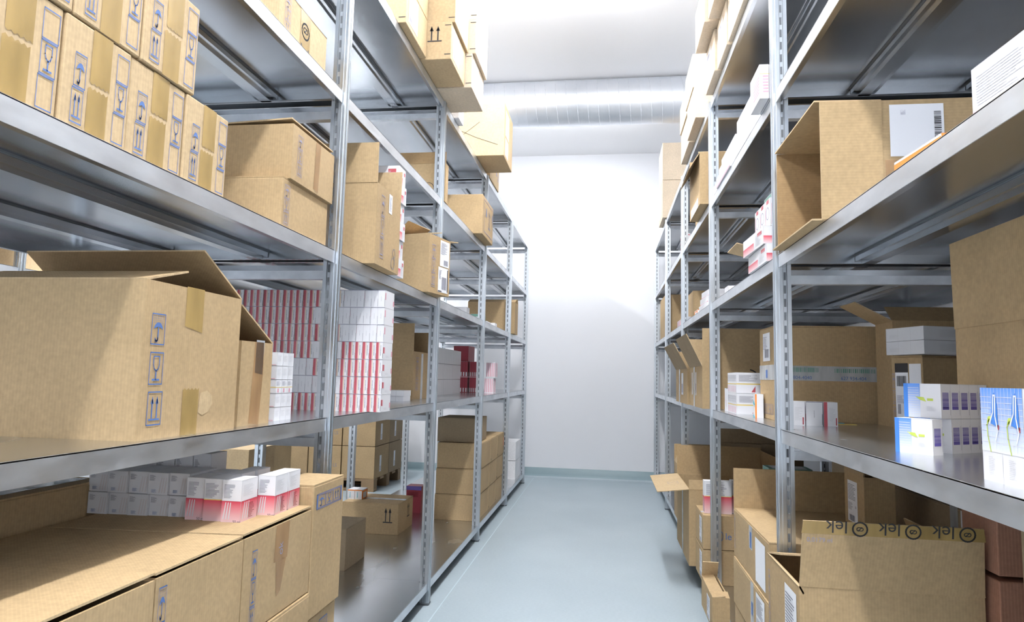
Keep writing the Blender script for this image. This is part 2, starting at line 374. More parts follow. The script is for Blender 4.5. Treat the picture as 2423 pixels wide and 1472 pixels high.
    if design == 'bluetall':
        q(A, rect(0, h*.32, w, h*.68), 'print_blue_fade', (0, h*.32, w, h*.68))
        for i in range(9): q(A2, rect(0, h*(.42+.06*i), w, h*.005), 'pack_white')
        for i in range(6): q(A2, rect(w*(.06+.16*i), h*.35, w*.012, h*.65), 'pack_white')
        A3 = fmap(s, w, d, h, 'A', .0010); A4 = fmap(s, w, d, h, 'A', .0013)
        q(A3, [[(w*.5, h*.62), (w*.85, h*.58), (w*.82, h*.82), (w*.72, h*.95), (w*.58, h*.92)]], 'print_blue'); q(A4, stroke([(w*.45, h*.62), (w*.62, h*.74), (w*.66, h*.92), (w*.75, h*.92), (w*.72, h*.7), (w*.82, h*.55), (w*.72, h*.45)], w*.05), 'paper')
        q(A3, stroke([(w*.42, h*.66), (w*.3, h*.6), (w*.33, h*.48), (w*.45, h*.32)], w*.04), 'print_lime'); q(A3, [[(w*.3, h*.62), (w*.46, h*.64), (w*.5, h*.7), (w*.36, h*.69)]], 'print_lime')
        q(A3, rect(w*.78, h*.56, w*.1, h*.05), 'print_red'); q(A2, sym('lines', w*.3, h*.06, w*.4, h*.22), 'pack_shade')
    if design == 'orangeside':
        q(A, rect(0, 0, w, h*.9), 'print_orange'); q(A2, rect(w*.2, h*.1, w*.6, h*.6), 'pack_white'); q(A, sym('lines', w*.3, h*.2, w*.4, h*.4), 'ink_blue'); q(Nn, sym('hbars', d*.3, h*.15, d*.12, h*.6), 'print_teal'); q(Nn, rect(0, h*.88, d, h*.12), 'print_orange')
    if design == 'tealcorner':
        q(A, [[(0, h*.55), (w, h*.5), (w, h*.58), (0, h*.75)]], 'print_teal'); q(A, [[(0, 0), (w, 0), (w, h*.05), (0, h*.15)]], 'print_teal'); q(A, stroke([(0, h*.5), (w, h*.46)], h*.01), 'ink_grey'); q(Nn, rect(0, 0, d*.2, h), 'print_orange')
    if design == 'redbar':
        q(Nn, rect(0, 0, d*.25, h), 'print_red'); q(Nn, sym('lines', d*.4, h*.2, d*.5, h*.6), 'pack_shade'); q(Nn, rect(d*.85, h*.05, d*.08, h*.3), 'print_red'); q(A, rect(w*.3, 0, w*.3, h), 'print_red')
    if design == 'darkwindow': q(A, rect(w*.3, h*.2, w*.3, h*.5), 'ink_black'); q(Nn, rect(d*.35, h*.3, d*.3, h*.4), 'ink_black')
    if design == 'greyprint':
        q(Nn, sym('lines', d*.25, h*.2, d*.5, h*.6), 'pack_shade'); q(A, sym('lines', w*.1, h*.2, w*.3, h*.3), 'pack_shade')
        q(A, rect(w*.33, 0, w*.006, h), 'pack_shade'); q(A, rect(w*.66, 0, w*.006, h), 'pack_shade')
    if design == 'fineprint':
        for g, L in ((A, w), (Nn, d)): q(g, sym('lines', L*.06, h*.25, L*.9, h*.6), 'pack_shade')
        q(A, rect(0, 0, w, h*.2), 'print_pink')
    if design == 'green': q(Nn, [[(d*(.1+.2*i), h*.1), (d*(.16+.2*i), h*.1), (d*(.13+.2*i), h*.8)] for i in range(4)], 'pack_white'); q(T, rect(d*.1, w*.1, d*.8, w*.8), 'pack_shade')
    if design == 'redslab': q(Nn, sym('hbars', d*.1, h*.6, d*.7, h*.2), 'print_darkred'); q(Nn, rect(0, h*.85, d, h*.15), 'print_violet')
    me = b.mesh('pack_' + design); _pm[k] = me; return me
def pack(label, s, x, y, z, w, d, h, design, group=None, yaw=0, cat='medicine box', name='medicine_box', rot=None):
    o = link(name, pack_mesh(design, s, w, d, h), None, (x, y, z), rot or (0, 0, math.radians(yaw)))
    return tag(o, label, cat, group)
# ---------------------------------------------------------------- the room
YW, XWL, XWR, HC = 7.34, -4.3, 1.52, 3.58
def struct(name, x0, x1, y0, y1, z0, z1, m):
    b = MB(); b.box(x0, x1, y0, y1, z0, z1, m); return tag(link(name, b.mesh(name)), None, kind='structure')
struct('floor', XWL, XWR, -2.6, YW, -.1, 0, 'vinyl_floor')
struct('ceiling', XWL, XWR, -2.6, YW, HC, HC+.1, 'ceiling_paint')
struct('wall_back', XWL, XWR, YW, YW+.1, 0, HC, 'paint')
struct('wall_left', XWL-.1, XWL, -2.6, YW, 0, HC, 'paint')
struct('wall_right', XWR, XWR+.1, -2.6, YW, 0, HC, 'paint')
struct('wall_front', XWL, XWR, -2.7, -2.6, 0, HC, 'paint')
def cove(name, p0, p1, nrm):
    """coved vinyl skirting: the floor covering swept 10 cm up the wall"""
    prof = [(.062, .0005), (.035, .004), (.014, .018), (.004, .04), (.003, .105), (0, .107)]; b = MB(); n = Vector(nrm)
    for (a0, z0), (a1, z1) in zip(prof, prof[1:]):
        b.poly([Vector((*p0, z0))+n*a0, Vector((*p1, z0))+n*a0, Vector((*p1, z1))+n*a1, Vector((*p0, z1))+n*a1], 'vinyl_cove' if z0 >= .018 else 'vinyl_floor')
    o = link(name, b.mesh(name, weld=True)); tag(o, None, kind='structure')
    for p in o.data.polygons: p.use_smooth = True
b = MB(); b.box(-.765, -.759, -2.5, YW-.07, 0, .0012, 'vinyl_seam'); tag(link('trim_1', b.mesh('trim')), None, kind='structure')
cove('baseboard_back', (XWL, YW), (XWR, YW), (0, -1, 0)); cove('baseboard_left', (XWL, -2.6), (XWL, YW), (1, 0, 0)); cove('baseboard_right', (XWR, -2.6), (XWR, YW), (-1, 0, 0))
# spiral-seamed duct under the ceiling
def duct_build(y, z, r, x0, x1):
    b = MB(); n = 40
    for i in range(n):
        a0, a1 = 2*PI*i/n, 2*PI*(i+1)/n
        b.poly([(x0, y+r*math.cos(a0), z+r*math.sin(a0)), (x1, y+r*math.cos(a0), z+r*math.sin(a0)), (x1, y+r*math.cos(a1), z+r*math.sin(a1)), (x0, y+r*math.cos(a1), z+r*math.sin(a1))], 'duct_metal')
    root = link('ventilation_duct', b.mesh('duct', weld=True)); tag(root, 'large round spiral-seamed metal ventilation duct crossing under the ceiling', 'duct')
    for p in root.data.polygons: p.use_smooth = True
    sb = MB(); pitch = .085; turns = int((x1-x0)/pitch); m = 24
    for t in range(turns):
        for i in range(m):
            a0, a1 = 2*PI*i/m, 2*PI*(i+1)/m; xa, xb = x0+pitch*(t+i/m), x0+pitch*(t+(i+1)/m)
            rr = r+.0022
            pts = [(xa-.003, a0, r), (xb-.003, a1, r), (xb, a1, rr), (xa, a0, rr)], [(xa, a0, rr), (xb, a1, rr), (xb+.003, a1, r), (xa+.003, a0, r)]
            for q in pts: sb.poly([(x, y+k*math.cos(a), z+k*math.sin(a)) for x, a, k in q], 'duct_metal')
    link('spiral_seam', sb.mesh('seam', weld=True), root)
duct_build(5.45, 3.385, .187, XWL, XWR)
# ceiling lamps (above the frame, over both aisles)
def lamp(x, y, z, label):
    r = bpy.data.objects.new('ceiling_light', None); COL.objects.link(r); r.location = (x, y, z); tag(r, label, 'lamp', 'fluorescent ceiling lights over the aisles')
    b = MB(); b.box(-.025, .025, -.62, .62, .03, .05, 'lamp_housing'); link('housing', b.mesh('housing'), r)
    b = MB(); b.box(-.055, .055, -.6, .6, -.02, .03, 'lamp_glow'); link('diffuser', b.mesh('diffuser'), r)
    for yy in (-.5, .5):
        b = MB(); b.box(-.006, .006, yy-.006, yy+.006, .06, HC-z, 'lamp_housing'); link('bracket', b.mesh('bracket'), r)
for p in LAMPS: lamp(*p[:3], 'long white fluorescent light hanging just under the ceiling above an aisle')
r = bpy.data.objects.new('ceiling_light', None); COL.objects.link(r); r.location = WALL_FILL_LAMP; tag(r, 'unseen fill light added behind the duct to brighten the back wall', 'lamp')  # added lamp, hidden by the duct, put in to brighten the back wall
b = MB(); b.box(-.66, .66, -.07, .07, 0, .035, 'lamp_housing'); link('housing', b.mesh('housing'), r)
b = MB(); b.box(-.64, .64, -.055, .055, -.012, 0, 'wall_fill_glow'); link('diffuser', b.mesh('diffuser'), r)
# ---------------------------------------------------------------- shelving racks
DEP = .90
ZL = [None, .103, .944, 1.451, 1.958, 2.459]; ZR = [None, .115, .944, 1.4605, 1.9716, 2.4785]
_post = {}
def post_mesh(s, H):
    """s: direction from the nose into the rack. Nose strip, two ribs, slotted web"""
    if (s, H) in _post: return _post[(s, H)]
    b = MB(); m = 'galvanized_post'
    b.box(-s*.007, s*.002, .003, .036, 0, H, m); b.box(-s*.009, -s*.007, .006, .013, 0, H, m); b.box(-s*.009, -s*.007, .026, .033, 0, H, m)
    b.box(s*.002, s*.013, .001, .038, 0, H, m); b.box(s*.013, s*.024, .0045, .0345, 0, H, m); b.box(s*.024, s*.036, .001, .038, 0, H, m)
    for xa in (.0125, .0237): b.box(s*xa, s*(xa+.0008), .0006, .0384, 0, H, 'slot_dark')
    b.box(-s*.0074, -s*.0070, .0155, .0235, 0, H, 'slot_dark')
    z = .06
    while z < H-.04:
        for y0, y1 in ((.0035, .0045), (.0345, .0355)): b.box(s*.0155, s*.0215, y0, y1, z, z+.024, 'slot_dark')
        z += .04
    me = b.mesh('upright'); _post[(s, H)] = me; return me
def foot_mesh(s):
    b = MB(); b.box(-s*.010, s*.038, 0, .039, 0, .006, 'slot_dark'); return b.mesh('foot')
def shelf_build(root, s, X, y0, y1, z, hl=.0388):
    """deck with a folded lip on every side and two long channels under it"""
    b = MB(); L = 'galvanized_lip'; G = 'galvanized'; ya, yb = y0+.0385, y1-.001
    xs = lambda v: X + s*v
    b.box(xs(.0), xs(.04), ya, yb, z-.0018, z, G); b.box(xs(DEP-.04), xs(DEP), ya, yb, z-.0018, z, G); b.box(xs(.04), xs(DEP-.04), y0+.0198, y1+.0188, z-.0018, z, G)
    b.box(xs(.0), xs(.04), ya, yb, z, z+.0006, 'galvanized_deck_lit'); b.box(xs(DEP-.04), xs(DEP), ya, yb, z, z+.0006, 'galvanized_deck_lit'); b.box(xs(.04), xs(DEP-.04), y0+.0198, y1+.0188, z, z+.0006, 'galvanized_deck_lit')
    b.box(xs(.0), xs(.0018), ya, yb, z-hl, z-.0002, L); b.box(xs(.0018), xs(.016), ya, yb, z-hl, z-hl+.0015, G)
    b.box(xs(DEP-.0018), xs(DEP), ya, yb, z-hl, z-.0018, G); b.box(xs(DEP-.016), xs(DEP-.0018), ya, yb, z-hl, z-hl+.0015, G)
    for y, e in ((ya, 1), (yb, -1)):
        b.box(xs(.0018), xs(DEP-.0018), y, y+e*.0015, z-.030, z-.0018, G); b.box(xs(.03), xs(DEP-.03), y+e*.0015, y+e*.014, z-.030, z-.0285, G)
    b.box(xs(.0), xs(.0015), ya-.0015, ya, z-hl, z, 'slot_dark'); b.box(xs(.0005), xs(.0012), ya, yb, z-.0002, z+.0008, L)
    o = link('shelf', b.mesh('shelf'), root)
    for c in (.215, .535):
        q = MB(); x0, x1 = xs(c), xs(c+.07)
        q.box(x0, x1, ya+.004, yb-.004, z-.022, z-.0018, G); q.box(xs(c+.018), xs(c+.052), ya+.004, yb-.004, z-.030, z-.022, G)
        q.box(xs(c-.003), xs(c), ya+.002, yb-.002, z-.006, z-.0018, 'slot_dark'); link('channel', q.mesh('channel'), o)
    return o
def rack(label, s, X, ys, Z, H=2.52, near=None, shelves=None):
    H = Z[-1]-.006
    root = bpy.data.objects.new('shelving_rack', None); COL.objects.link(root); root.location = (0, 0, 0); tag(root, label, 'shelving')
    Y = ([near] if near is not None else []) + list(ys)
    for i, y in enumerate(Y):
        for back in (0, 1):
            p = link('upright', post_mesh(-s if back else s, H), root, (X+(s*DEP if back else 0), y, .004))
            link('foot', foot_mesh(-s if back else s), p)
        for z in Z[1:]:
            b = MB(); b.box(X+s*.036, X+s*(DEP-.036), y+.006, y+.032, z-.088, z-.062, 'galvanized_lip'); b.box(X+s*.036, X+s*(DEP-.036), y+.010, y+.028, z-.062, z-.045, 'galvanized')
            link('crossbar', b.mesh('crossbar'), root)
    for i in range(len(Y)-1):
        for k, z in enumerate(Z[1:], 1): shelf_build(root, s, X, Y[i], Y[i+1], z)
    return root
YL = [1.9197, 3.1681, 4.408, 5.6457, 6.8598]; YR = [2.0625, 3.3314, 4.5831, 5.8408, 7.1735]
XL, XR = -.8257, .5061
rack('long galvanized steel shelving rack on the left side of the aisle', -1, XL, YL, ZL, near=.66)
rack('long galvanized steel shelving rack on the right side of the aisle', 1, XR, YR, ZR, near=.78)
rack('distant galvanized shelving rack seen through a gap behind the big open carton', -1, -3.12, [2.0, 3.13, 4.3], [None, .1, .62, 1.10, 1.60, 2.1], near=None)
# ================================================================ LEFT RACK
L, R = -1, 1
rnd = random.Random(11)
# ---- printed cartons on the middle shelf (z 1.451)
def printed(x, y, z, w, h, label, seed):
    P = [('A', sym('umbrella', .022, h*.40, w*.16, h*.30), 'ink_blue'), ('A', sym('up', .020, h*.07, w*.16, h*.31), 'ink_blue'),
         ('A', sym('empty', w*.77, h*.66, w*.19, h*.26), 'ink_blue'), ('A', sym('glass', w*.77, h*.355, w*.18, h*.29), 'ink_blue'), ('A', sym('empty', w*.76, h*.06, w*.18, h*.28), 'ink_blue')]
    r = random.Random(seed); q = r.uniform(.50, .58)
    T = [('A', zig(w*.38, h*q, w*.30, h*(1-q)), 'tape_brown'), ('A', zig(w*.36, 0, w*.30, h*(q-.07), side='t'), 'tape_brown')]
    return carton(label, L, x, y, z, w, .30, h, 'kraft_light', prints=P, tapes=T, top=False, group='blue printed cartons on the left rack')
H1 = .180
for i, (y0, y1, lb) in enumerate([(.725, .882, 'tan carton with blue symbols and brown tape, lowest row, at the left picture edge'), (.885, 1.029, 'tan carton with blue symbols and brown tape, lower row, second from the picture edge'),
        (1.032, 1.186, 'tan carton with blue umbrella and glass symbols, lower row, last one under another carton'), (1.189, 1.337, 'tan carton with blue symbols at the far end of the lower row, nothing on top')]):
    printed(-.842+.003*(i % 2), y0, 1.451, y1-y0, H1, lb, i)
for i, (y0, y1, lb) in enumerate([(.745, .893, 'blue-printed tan carton in the upper row, cut by the left top corner'), (.896, 1.046, 'blue-printed tan carton in the middle of the upper row, top cut off by the picture'),
        (1.050, 1.209, 'blue-printed tan carton at the far end of the upper row, whole right edge seen')]):
    printed(-.838, y0, 1.451+H1+.003, y1-y0, H1+.004, lb, 10+i)
sy = lambda a, b, w, h, ink='ink_faint': [('A', sym('umbrella', a, b+2*h, w, h*.92), ink), ('A', sym('glass', a, b+h, w, h*.92), ink), ('A', sym('up', a, b, w, h*.92), ink)]
carton('plain tan carton at the bottom of the pair beside the slotted post', L, -.84, 1.598, 1.451, .285, .34, .137, prints=sy(.012, .012, .028, .036), stickers=())
carton('tan carton on top of another one with a creased brown tape strip down its side', L, -.832, 1.625, 1.5885, .27, .33, .150, prints=sy(.03, .018, .028, .038),
       flaps=[('D', 2.6, .325)], tapes=[('A', [[(.135, .01), (.165, .005), (.172, .149), (.142, .149)]], 'tape_tan')])
carton('tan carton with black-logo tape on the shelf above the printed cartons', L, -.85, 1.547, 1.958, .29, .30, .128, 'kraft_light',
       flaps=[('A', 38, .10), ('D', 70, .1), ('N', 8, .08)], prints=sy(.03, .018, .03, .033) + [('A', sym('ring', .125, .05, .05, .05), 'ink_black'), ('A', sym('swirl', .13, .06, .04, .035), 'ink_black'), ('A', arc(.15, .02, .022, 180, 360, 8) and stroke(arc(.15, .03, .022, 180, 360, 8), .006), 'ink_black')],
       tapes=[('A', rect(.118, 0, .062, .128), 'tape_brown')])
# ---- the big open carton and its neighbour (z .944)
dsy = [('A', sym('umbrella', .022, .181, .038, .058), 'ink_blue'), ('A', sym('glass', .024, .105, .038, .060), 'ink_blue'), ('A', sym('up', .026, .028, .040, .062), 'ink_blue')]
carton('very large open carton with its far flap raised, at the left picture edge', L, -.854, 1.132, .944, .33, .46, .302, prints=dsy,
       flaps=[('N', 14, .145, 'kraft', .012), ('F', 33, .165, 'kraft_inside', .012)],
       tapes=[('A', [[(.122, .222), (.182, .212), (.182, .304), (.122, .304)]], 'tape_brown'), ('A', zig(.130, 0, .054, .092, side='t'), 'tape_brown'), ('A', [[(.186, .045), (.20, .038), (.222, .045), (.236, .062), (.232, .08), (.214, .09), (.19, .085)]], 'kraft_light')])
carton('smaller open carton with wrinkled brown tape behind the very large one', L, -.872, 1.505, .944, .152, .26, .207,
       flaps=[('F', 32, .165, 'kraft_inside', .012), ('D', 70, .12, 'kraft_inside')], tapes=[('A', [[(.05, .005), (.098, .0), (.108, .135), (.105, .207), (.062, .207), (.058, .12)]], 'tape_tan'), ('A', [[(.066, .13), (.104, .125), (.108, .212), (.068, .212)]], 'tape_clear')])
# small white packs beside it
n = 0
for k in range(5):
    for j in range(3):
        pack('small white medicine box in the low stack beside the smaller open carton', L, -.888, 1.717+j*.0325, .944+k*.0375, .031, .07, .0365, 'tinytext' if k != 2 else 'textfront', 'small white packs beside the open carton')
# ---- wall of red-banded packs (first bay past the slotted post)
rowsL = 'PPPPWWP'; rowsM = 'PWPWPWP'; rowsR = 'WWWPPPP'
PW, PD, PH = .0252, .105, .0612
for k in range(7):
    z = .944 + (6-k)*(PH+.0004)
    for c in range(23):
        key = rowsR[k] if c < 6 else rowsM[k] if c < 10 else rowsL[k]
        x = -.782 - c*(PW+.0004) - (.002 if c > 8 else 0)
        red = key == 'P'
        pack('slim white pack with a red end band in the tall pack wall' if red else 'slim plain white pack with grey lettering in the tall pack wall', L, x, 2.272+(.002*((k*7+c) % 3)), z, PD, PW, PH, 'redband' if red else 'plainband',
             'red banded packs in the pack wall' if red else 'plain white packs in the pack wall')
# ---- carton H, pack column behind it, cartons I, J, K
carton('upright tan carton with standing flaps overhanging the shelf by the slotted post', L, -.782, 2.148, 1.451, .262, .25, .281,
       flaps=[('N', 91, .14, 'kraft'), ('F', 92, .118, 'kraft_light'), ('D', 80, .1, 'kraft_inside')], prints=sy(.045, .03, .036, .075) + [('A', stroke(arc(.19, .03, .02, 0, 300, 8) + arc(.2, .07, .015, 0, 300, 8), .003), 'ink_grey')],
       stickers=[('A', .125, .205, .035, .07, [(sym('lines', .2, .1, .6, .8), 'ink_faint')])])
for k in range(6):
    pack('flat white pack with a red spot in the column beside the upright overhanging carton', L, -.792-.006*(k % 2), 2.425, 1.451+k*.072, .08, .16, .070, 'redstripe', 'red spotted packs behind the overhanging carton')
carton('tan carton with two shipping labels twisted out over the shelf edge', L, -.800, 2.900, 1.451, .205, .19, .268, yaw=-14,
       flaps=[('N', 12, .12, 'kraft_light'), ('F', 172, .085, 'kraft'), ('D', 40, .1)], prints=sy(.028, .03, .034, .066),
       stickers=[('A', .105, .135, .09, .122, [(sym('lines', .08, .45, .8, .5), 'ink_grey'), (sym('bars', .4, .06, .5, .2), 'ink_grey')]), ('A', .092, .012, .098, .118, [(sym('bars', .35, .12, .5, .5), 'ink_grey'), (rect(.9, .05, .08, .9), 'ink_black'), (sym('lines', .08, .5, .3, .4), 'ink_grey'), (rect(.02, .02, .35, .04), 'ink_black')])])
carton('narrow tan carton with a round pen mark behind the second slotted post', L, -.822, 3.245, 1.958, .055, .26, .20,
       flaps=[('N', 88, .06, 'kraft_inside'), ('D', 80, .05)], prints=[('N', stroke(arc(.17, .07, .03, -40, 120, 8), .003), 'ink_black')])
carton('tan carton with grey fragile, keep-upright and heart symbols overhanging the upper shelf', L, -.772, 4.003, 1.958, .39, .30, .250,
       prints=[('A', sym('drum', .09, .11, .09, .10), 'ink_grey'), ('A', sym('arrows', .19, .05, .11, .17), 'ink_grey'), ('A', sym('heart', .32, .10, .07, .12), 'ink_grey'), ('A', stroke([(.06, .03), (.36, .03), (.36, .23), (.06, .23)], .004, True), 'ink_faint')], top=False)
# ---- top shelf
def topbox(x, y, z, w, d, lb, arrows=False, h=.172):
    return carton(lb, L, x, y, z, w, d, h, 'kraft_overlit' if y > 2.9 else 'kraft_light', top=False, stickers=[('A', w*.1, h*.12, w*.42, h*.80, [(sym('hbars', .1, .1, .3, .45), 'ink_faint')])], group='labelled cartons on the left top shelf',
                  prints=([('N', sym('arrows', d-.118, h*.40, .085, h*.56), 'ink_black')] if arrows else []) + [('N', rect(d-.03, h*.12, .028, .0035), 'ink_black'), ('N', rect(d-.03, h*.9, .028, .0035), 'ink_black')])
za = 2.459
topbox(-.795, 2.42, za, .30, .3, 'labelled pale carton on the top shelf, nearest one, cut by the top edge')
topbox(-.795, 2.42, za+.174, .30, .3, 'labelled pale carton resting on the nearest top-shelf carton')
topbox(-.688, 2.735, za, .285, .36, 'pale carton with two black upward arrows on the top shelf', True)
topbox(-.676, 2.745, za+.174, .285, .36, 'pale carton resting on the one with two black arrows')
topbox(-.655, 3.03, za, .30, .36, 'lowest pale carton at the far end of the top-shelf stack')
topbox(-.640, 3.035, za+.174, .30, .36, 'second carton up at the far end of the top-shelf stack')
topbox(-.640, 3.04, za+.348, .30, .36, 'third carton up at the far end of the top-shelf stack, against the white ceiling')
topbox(-.655, 3.04, za+.522, .30, .36, 'fourth carton up at the far end of the top-shelf stack')
carton('large pale carton with a thin crossed pen line hanging far over the top shelf', L, -.650, 4.02, za, .36, .42, .345, 'kraft_light', top=False, prints=[('N', stroke([(.13, .12), (.26, .22)], .003) + stroke([(.13, .17), (.24, .12), (.38, .07)], .003), 'ink_black')],
       stickers=[('A', .05, .15, .14, .16, []), ('A', .05, .02, .12, .11, [])])
carton('white-labelled pack behind the large overhanging top-shelf carton', L, -.80, 3.40, za, .12, .2, .09, 'white_board', top=False, prints=[('A', sym('lines', .02, .02, .06, .05), 'ink_grey')])
carton('pale carton with grey marks at the far end of the left top shelf', L, -.818, 4.48, za, .385, .3, .26, 'kraft_light', top=False, prints=[('A', sym('drum', .24, .06, .06, .12), 'ink_faint'), ('A', sym('drum', .32, .04, .04, .1), 'ink_faint')])
# ---- L2 further bays
carton('tall dull carton with faded side print on the shelf past the pack wall', L, -1.022, 3.472, .944, .31, .26, .258, 'kraft', prints=sy(.05, .05, .05, .06),
       flaps=[('N', 91, .15, 'kraft'), ('F', 95, .12, 'kraft_inside'), ('D', 85, .12, 'kraft_inside')], tapes=[('A', rect(.15, 0, .04, .25), 'tape_clear')])
pack('flat foil-wrapped white pack lying lowest beside the pack wall', L, -.99, 3.21, .944, .12, .20, .026, 'ribs', name='wrapped_pack')
pack('flat foil-wrapped white pack lying on another beside the pack wall', L, -.985, 3.20, .9705, .12, .20, .027, 'ribs', name='wrapped_pack')
for k in range(3):
    for j in range(3):
        pack('white ribbed medicine box in the stack between the second and third posts', L, -1.10, 4.22+j*.262, .944+k*.106, .26, .2, .104, 'ribs', 'white ribbed boxes between two posts')
lab = ['lowest', 'middle', 'top']
for k in range(3):
    pack(f'dark red ribbed bundle, {lab[k]} one of the tall red stack', L, -1.087, 5.2+(.02 if k == 2 else 0), .944+k*.124, .16, .125, .122, 'redribs' if k < 2 else 'darkslab', 'red bundles behind the third post', yaw=-6 if k == 2 else 0)
for k in range(2):
    pack(f'dark red bundle, {"lower" if k == 0 else "upper"} one beside the tall red stack', L, -.985, 5.22, .944+k*.124, .14, .09, .122, 'redribs', 'red bundles behind the third post')
    pack(f'pale pink bundle, {"lower" if k == 0 else "upper"} one past the red stacks', L, -.885+(.012 if k else 0), 5.24, .944+k*.124, .12, .07, .120, 'pinkribs', 'pink bundles at the end of the red stacks')
# ---- L3 further bays: oddments and a wide carton
carton('wide tan carton standing far down the shelf at the back end of the rack', L, -.795, 5.75, 1.451, .20, .42, .275, flaps=[('N', 20, .09, 'kraft'), ('F', 60, .05)])
pack('grey folded card sticking up behind the wide far carton', L, -.90, 5.98, 1.451, .03, .10, .30, 'greybox', cat='card')
pack('small grey box on the shelf past the second left post', L, -.96, 4.50, 1.451, .10, .08, .10, 'greybox')
pack('dark green box lying beside the small grey box', L, -.868, 4.61, 1.451, .12, .085, .062, 'green')
pack('white box with a dark window in front of the dark green box', L, -.862, 4.46, 1.451, .11, .085, .03, 'darkwindow')
pack('flat white box lying by the third left post', L, -.86, 4.75, 1.451, .16, .08, .025, 'plain')
pack('little white box just past the third left post', L, -.84, 4.98, 1.451, .09, .06, .03, 'plain')
# ---- L1: foreground cartons at the left bottom
FX = -.74
csy = lambda w: [('A', sym('umbrella', .03, .125, .022, .058), 'ink_blue'), ('A', sym('glass', .03, .066, .022, .056), 'ink_blue'), ('A', sym('up', .03, .008, .022, .055), 'ink_blue')]
carton('nearest long tan carton in the bottom left corner, dark gap along its top edge', L, FX, .72, .528, .336, .46, .200, prints=[], flaps=[('D', 1.3, .458, 'kraft')])
carton('tan carton with blue side symbols, middle of the foreground row', L, FX, 1.060, .528, .272, .46, .201, prints=[('A', sym('umbrella', .008, .125, .02, .058), 'ink_blue'), ('A', sym('glass', .008, .066, .02, .056), 'ink_blue')], flaps=[('D', .9, .458, 'kraft')])
carton('tan carton with a torn brown tape strip, far end of the foreground row', L, FX, 1.336, .528, .320, .46, .201, flaps=[('D', 1.1, .458, 'kraft')],
       prints=[('A', sym('umbrella', .034, .112, .020, .056), 'ink_blue'), ('A', sym('glass', .034, .054, .020, .055), 'ink_blue'), ('A', sym('up', .034, .0, .020, .050), 'ink_blue'), ('A', text('ok', .17, .13, .02, up=True), 'ink_faint')],
       tapes=[('A', [[(.13, .12), (.195, .118), (.2, .2), (.136, .2)]], 'tape_tan'), ('A', [[(.15, .04), (.168, .05), (.19, .12), (.14, .12)]], 'tape_tan')])
for i, (y, w_) in enumerate([(.72, .46), (1.185, .47)]):
    carton(['tan carton supporting the foreground row, nearer one', 'tan carton supporting the foreground row, farther one with only its upper edge seen'][i], L, FX+.006, y, .320, w_, .45, .205, prints=[])
    carton(['lowest tan carton beneath the foreground row, nearer one', 'lowest tan carton beneath the foreground row, farther one'][i], L, FX-.01, y, .1035, w_, .45, .214)
carton('upright tan carton with faint blue symbols near its top, beside the foreground row', L, -.74, 1.665, .452, .198, .34, .337, prints=[('A', [[(.02+(.17-(x-.02)*0)*0+x, .272+y*1.0) for x, y in q] for q in sym('empty', 0, 0, .158, .038) + sym('umbrella', .005, .003, .045, .032) + sym('glass', .055, .003, .045, .032) + sym('up', .105, .003, .045, .032)], 'ink_blue')], tapes=[('T', rect(.12, 0, .05, .198), 'tape_tan')])
carton('tan carton with a blue printed corner under the upright carton', L, -.75, 1.668, .1035, .196, .34, .345, prints=[('A', sym('umbrella', .09, .26, .05, .06), 'ink_blue')])
carton('long tan carton with a printed clear tape lying behind the foreground row', L, -1.225, .72, .1035, .82, .42, .700, prints=[('T', sym('lines', .25, .1, .04, .6), 'ink_blue')], tapes=[('T', rect(.33, 0, .05, .8), 'tape_clear')])
# pale packs in the shade and bright syrup packs in front
for k in range(2):
    for j in range(5):
        pack('square white pack with pale grey slashes in the shaded double row', L, -.962-j*.0525-(.004 if k else 0), 1.475+.004*((j+k) % 2), .732+k*.0515, .11, .051, .0505, 'paleslash', 'shaded double row of white packs on the foreground cartons')
for j in range(5):
    pack('white pack with small black lettering behind the shaded double row', L, -.985-j*.05, 1.592, .732+.0, .07, .048, .135, 'paleslash', 'lettered packs behind the double row')
syr = [(-.908, 1.452, 'syrup', 'white and red pack with three grey slashes, leftmost of the bright front row'), (-.860, 1.446, 'syruptext', 'white and red pack with a yellow line and small print in the bright front row'),
       (-.812, 1.440, 'syrup', 'white and red pack with a 50 ml mark at its foot, nearest the camera')]
for x, y, dsg, lb in syr: pack(lb, L, x, y, .732, .07, .0465, .099, dsg, 'red and white packs on the foreground cartons')
for i, (x, y, lb) in enumerate([(-.775, 1.525, 'white and red pack with printed text, second from the far end of the bright row'), (-.775, 1.592, 'white and red pack at the far end of the bright row, over the tape strip'),
        (-.865, 1.53, 'white-topped red pack in the second rank behind the yellow-lined pack'), (-.912, 1.535, 'white-topped red pack in the second rank, leftmost'), (-.862, 1.60, 'white-topped red pack at the back of the bright group')]):
    pack(lb, L, x, y, .732, .062, .044, .099, 'syrup', 'red and white packs on the foreground cartons')
